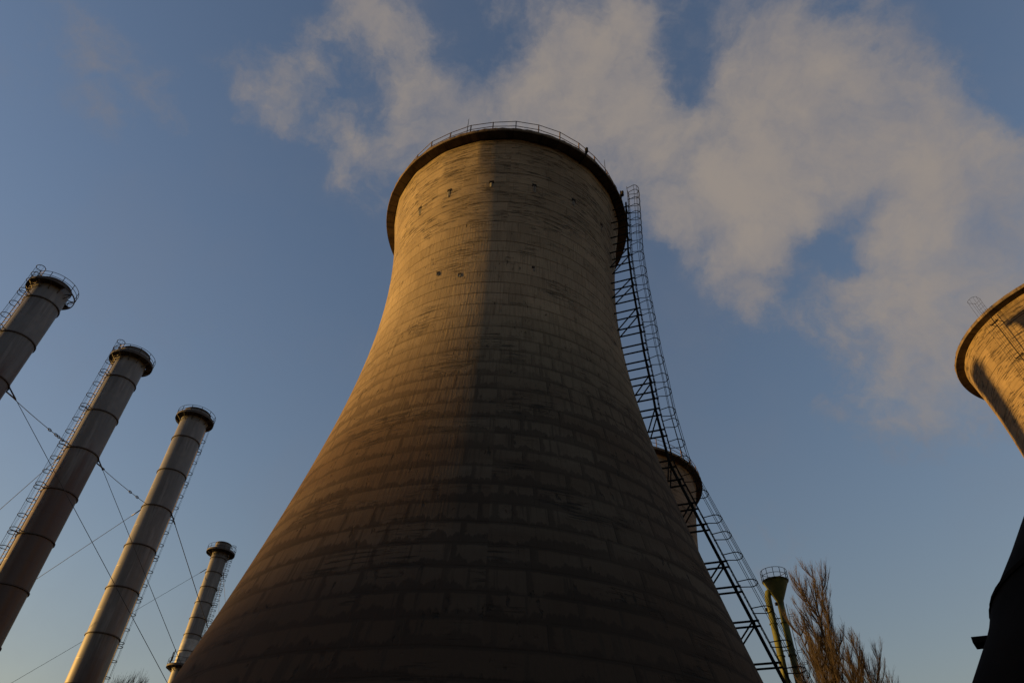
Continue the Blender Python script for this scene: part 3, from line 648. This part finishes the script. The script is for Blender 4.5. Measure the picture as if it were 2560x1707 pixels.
# --------------------------------------------------------------- bare poplars
def poplar(name, az, dist, height, seed, label, spread=1.0, n_limb=26, cat='tree', tmul=1.0, group='bare poplars'):
    rnd = random.Random(seed); root = thing(name, at(az, dist), label, cat, group, rz=rnd.uniform(0, 6))
    trunk = MB(); limbs = MB(); tw = MB()
    H = height
    lean = [(rnd.uniform(-.10, .10), rnd.uniform(-.10, .10)) for _ in range(9)]
    def axis(f):
        i = f * 8; a = int(min(7, i)); u = i - a
        x = lean[a][0] * (1 - u) + lean[a + 1][0] * u; y = lean[a][1] * (1 - u) + lean[a + 1][1] * u
        return Vector((x, y, f * H))
    trunk.tube([axis(f) for f in np.linspace(0, .97, 20)], [max(0.012, 0.19 * tmul * (1 - f) ** 0.9 + 0.008) for f in np.linspace(0, .97, 20)], 8)
    def twigs(pts, n, ln, r):
        for _ in range(n):
            i = rnd.randrange(1, len(pts)); u = rnd.random(); p = pts[i - 1].lerp(pts[i], u); d = (pts[i] - pts[i - 1]).normalized()
            o = Vector((rnd.gauss(0, 1), rnd.gauss(0, 1), 0)); o.normalize()
            v = (d * 1.0 + o * rnd.uniform(.25, .6) + Vector((0, 0, .35))).normalized(); l = ln * rnd.uniform(.45, 1.15)
            q = p + v * l * .5 + Vector((0, 0, l * .02)); e = q + (v + Vector((0, 0, .45))).normalized() * l * .5
            tw.tube([p, q, e], [r, r * .75, r * .35], 3, caps=False)
            if rnd.random() < .55:
                o2 = Vector((rnd.gauss(0, 1), rnd.gauss(0, 1), .7)).normalized()
                tw.tube([q, q + (v + o2 * .5).normalized() * l * .4], [r * .6, r * .3], 3, caps=False)
    for i in range(n_limb):
        f = 0.14 + 0.74 * ((i + rnd.random()) / n_limb) ** 0.92; a = i * 2.4 + rnd.uniform(-.5, .5)
        L = min(H * (0.99 - f) * 1.02, H * spread * (0.30 * (1 - f) + 0.15) * rnd.uniform(.75, 1.2)); out = Vector((math.cos(a), math.sin(a), 0))
        p = axis(f); pts = [p]; ang = R(rnd.uniform(24, 42)); N_ = 8
        for j in range(N_):
            an = ang * (1 - 0.92 * (j + 1) / N_); d = out * math.sin(an) + Vector((rnd.gauss(0, .05), rnd.gauss(0, .05), math.cos(an)))
            p = p + d * L / N_; pts.append(p)
        r0_ = 0.012 + 0.0085 * L * tmul
        limbs.tube(pts, [r0_ * (1 - .85 * j / N_) + .006 for j in range(N_ + 1)], 5)
        twigs(pts, int(18 + 19 * L), 0.5 + 0.13 * L, 0.0068)
        for _ in range(int(3 + L * 1.8)):
            j = rnd.randrange(1, N_ - 1); o = (out * rnd.uniform(-.2, .8) + Vector((rnd.gauss(0, .6), rnd.gauss(0, .6), 0))).normalized()
            l2 = L * rnd.uniform(.25, .5); q = [pts[j]]
            for m_ in range(5):
                an = R(38) * (1 - .75 * m_ / 5); q.append(q[-1] + (o * math.sin(an) + Vector((0, 0, math.cos(an)))) * l2 / 5)
            limbs.tube(q, [r0_ * .5 * (1 - .8 * m_ / 5) + .005 for m_ in range(6)], 4); twigs(q, int(10 + 14 * l2), 0.45 + .13 * l2, 0.0065)
    twigs([axis(f) for f in np.linspace(.55, .97, 12)], 60, 0.9, 0.011)
    trunk.build('trunk', M['bark'], root); limbs.build('limbs', M['bark'], root); tw.build('twigs', M['twig'], root)
    return root
poplar('poplar_tree', 25.15, 50.0, 50 * .424 + EYE, 21, 'tallest bare poplar with upswept branches right of the green tower', 0.8, 34, tmul=1.2)
poplar('poplar_tree', 27.4, 48.0, 48 * .338 + EYE, 5, 'shorter bare poplar overlapping the right side of the tallest one', 0.8, 16)
poplar('poplar_tree', 23.95, 57.0, 57 * .334 + EYE, 9, 'lowest bare poplar, between the green pipes and the tallest poplar', 0.85, 26)
poplar('bare_tree', -26.05, 46.0, 46 * .242 + EYE, 14, 'tip of a bare tree between the third and the smallest chimney at the lower edge', 0.8, 22, group=None)

# ------------------------------------------- black flared hood at lower right
HA, HD = 52.0, 14.0
hp = at(HA, HD)
hood = thing('flared_hood', hp, 'black flared steel hood in the lower right corner with a small plate sticking out', 'steel hood', None, rz=-R(HA))
prof = []
for az, ta in ((31.2, .205), (33.557, math.tan(R(14.58))), (34.7, math.tan(R(16.0))), (35.31, math.tan(R(16.876))), (35.92, math.tan(R(18.018))), (37.6, math.tan(R(20.4))), (39.2, math.tan(R(22.2))), (40.682, math.tan(R(23.78))), (42.6, math.tan(R(25.6))), (44.2, math.tan(R(27.0)))):
    dl = R(HA - az); prof.append((HD * math.sin(dl) - (0.16 if az > 37 else 0.04), HD * math.cos(dl) * ta + EYE))
prof = [(prof[0][0] + .9, 0.0), (prof[0][0] + 0.5, 2.2)] + prof
s = MB(); s.revolve(prof, 72, uscale=3.0); s.revolve([prof[-1], (prof[-1][0] - .08, prof[-1][1]), (prof[-3][0] - .1, prof[-3][1])], 72, sm=False); s.build('shell', M['black'], hood)
s = MB(); rk, zk = prof[6]
s.revolve([(rk + .05, zk - .05), (rk + .012, zk - .03), (rk + .012, zk + .03), (rk - .05, zk + .05)], 72, sm=False); s.build('seam_ring', M['black'], hood)
s = MB(); t = R(-76); q = cyl(prof[5][0] - 0.2, t, prof[5][1] + .02); e = cyl(1, t, 0)
s.bar(q, q + e * 0.45 + Vector((0, 0, 0.03)), 0.36, 0.09); s.build('bracket_plate', M['black'], hood)

# ------------------------------------------- added brick block, unseen behind the camera, cutting sky light on the tower
bh = thing('added_sky_blocker', (0, -15, 0), 'added brick block unseen behind the camera, with rows of steel windows, shading the tower', 'light blocker')
s = MB(); s.bar((-62, -14, 12), (62, -14, 12), 28, 24); s.build('blocker_wall', M['brick'], bh)
s = MB(); s.bar((-62.5, -14, 24.25), (62.5, -14, 24.25), 29, 0.5); s.build('blocker_roof', M['lip'], bh)
for i in range(14):
    x = -58 + i * 8.9
    s = MB(); s.bar((x - 3.4, 0.15, 0), (x - 3.4, 0.15, 23.9), 0.6, 0.3, Vector((0, 1, 0))); s.build('blocker_pilaster', M['brick'], bh)
    for z in (4.5, 10.5, 16.5):
        s = MB(); s.bar((x, 0.04, z - 1.8), (x, 0.04, z + 1.8), 3.2, 0.1, Vector((0, 1, 0))); w = s.build('blocker_window', M['darksteel'], bh)
        s = MB()
        for a_ in range(4):
            for b_ in range(4): s.bar((x - 1.17 + a_ * .78, 0.1, z - 1.68 + b_ * .86), (x - 1.17 + a_ * .78, 0.1, z - 0.90 + b_ * .86), 0.7, 0.03, Vector((0, 1, 0)))
        s.build('blocker_pane', M['glass'], w)
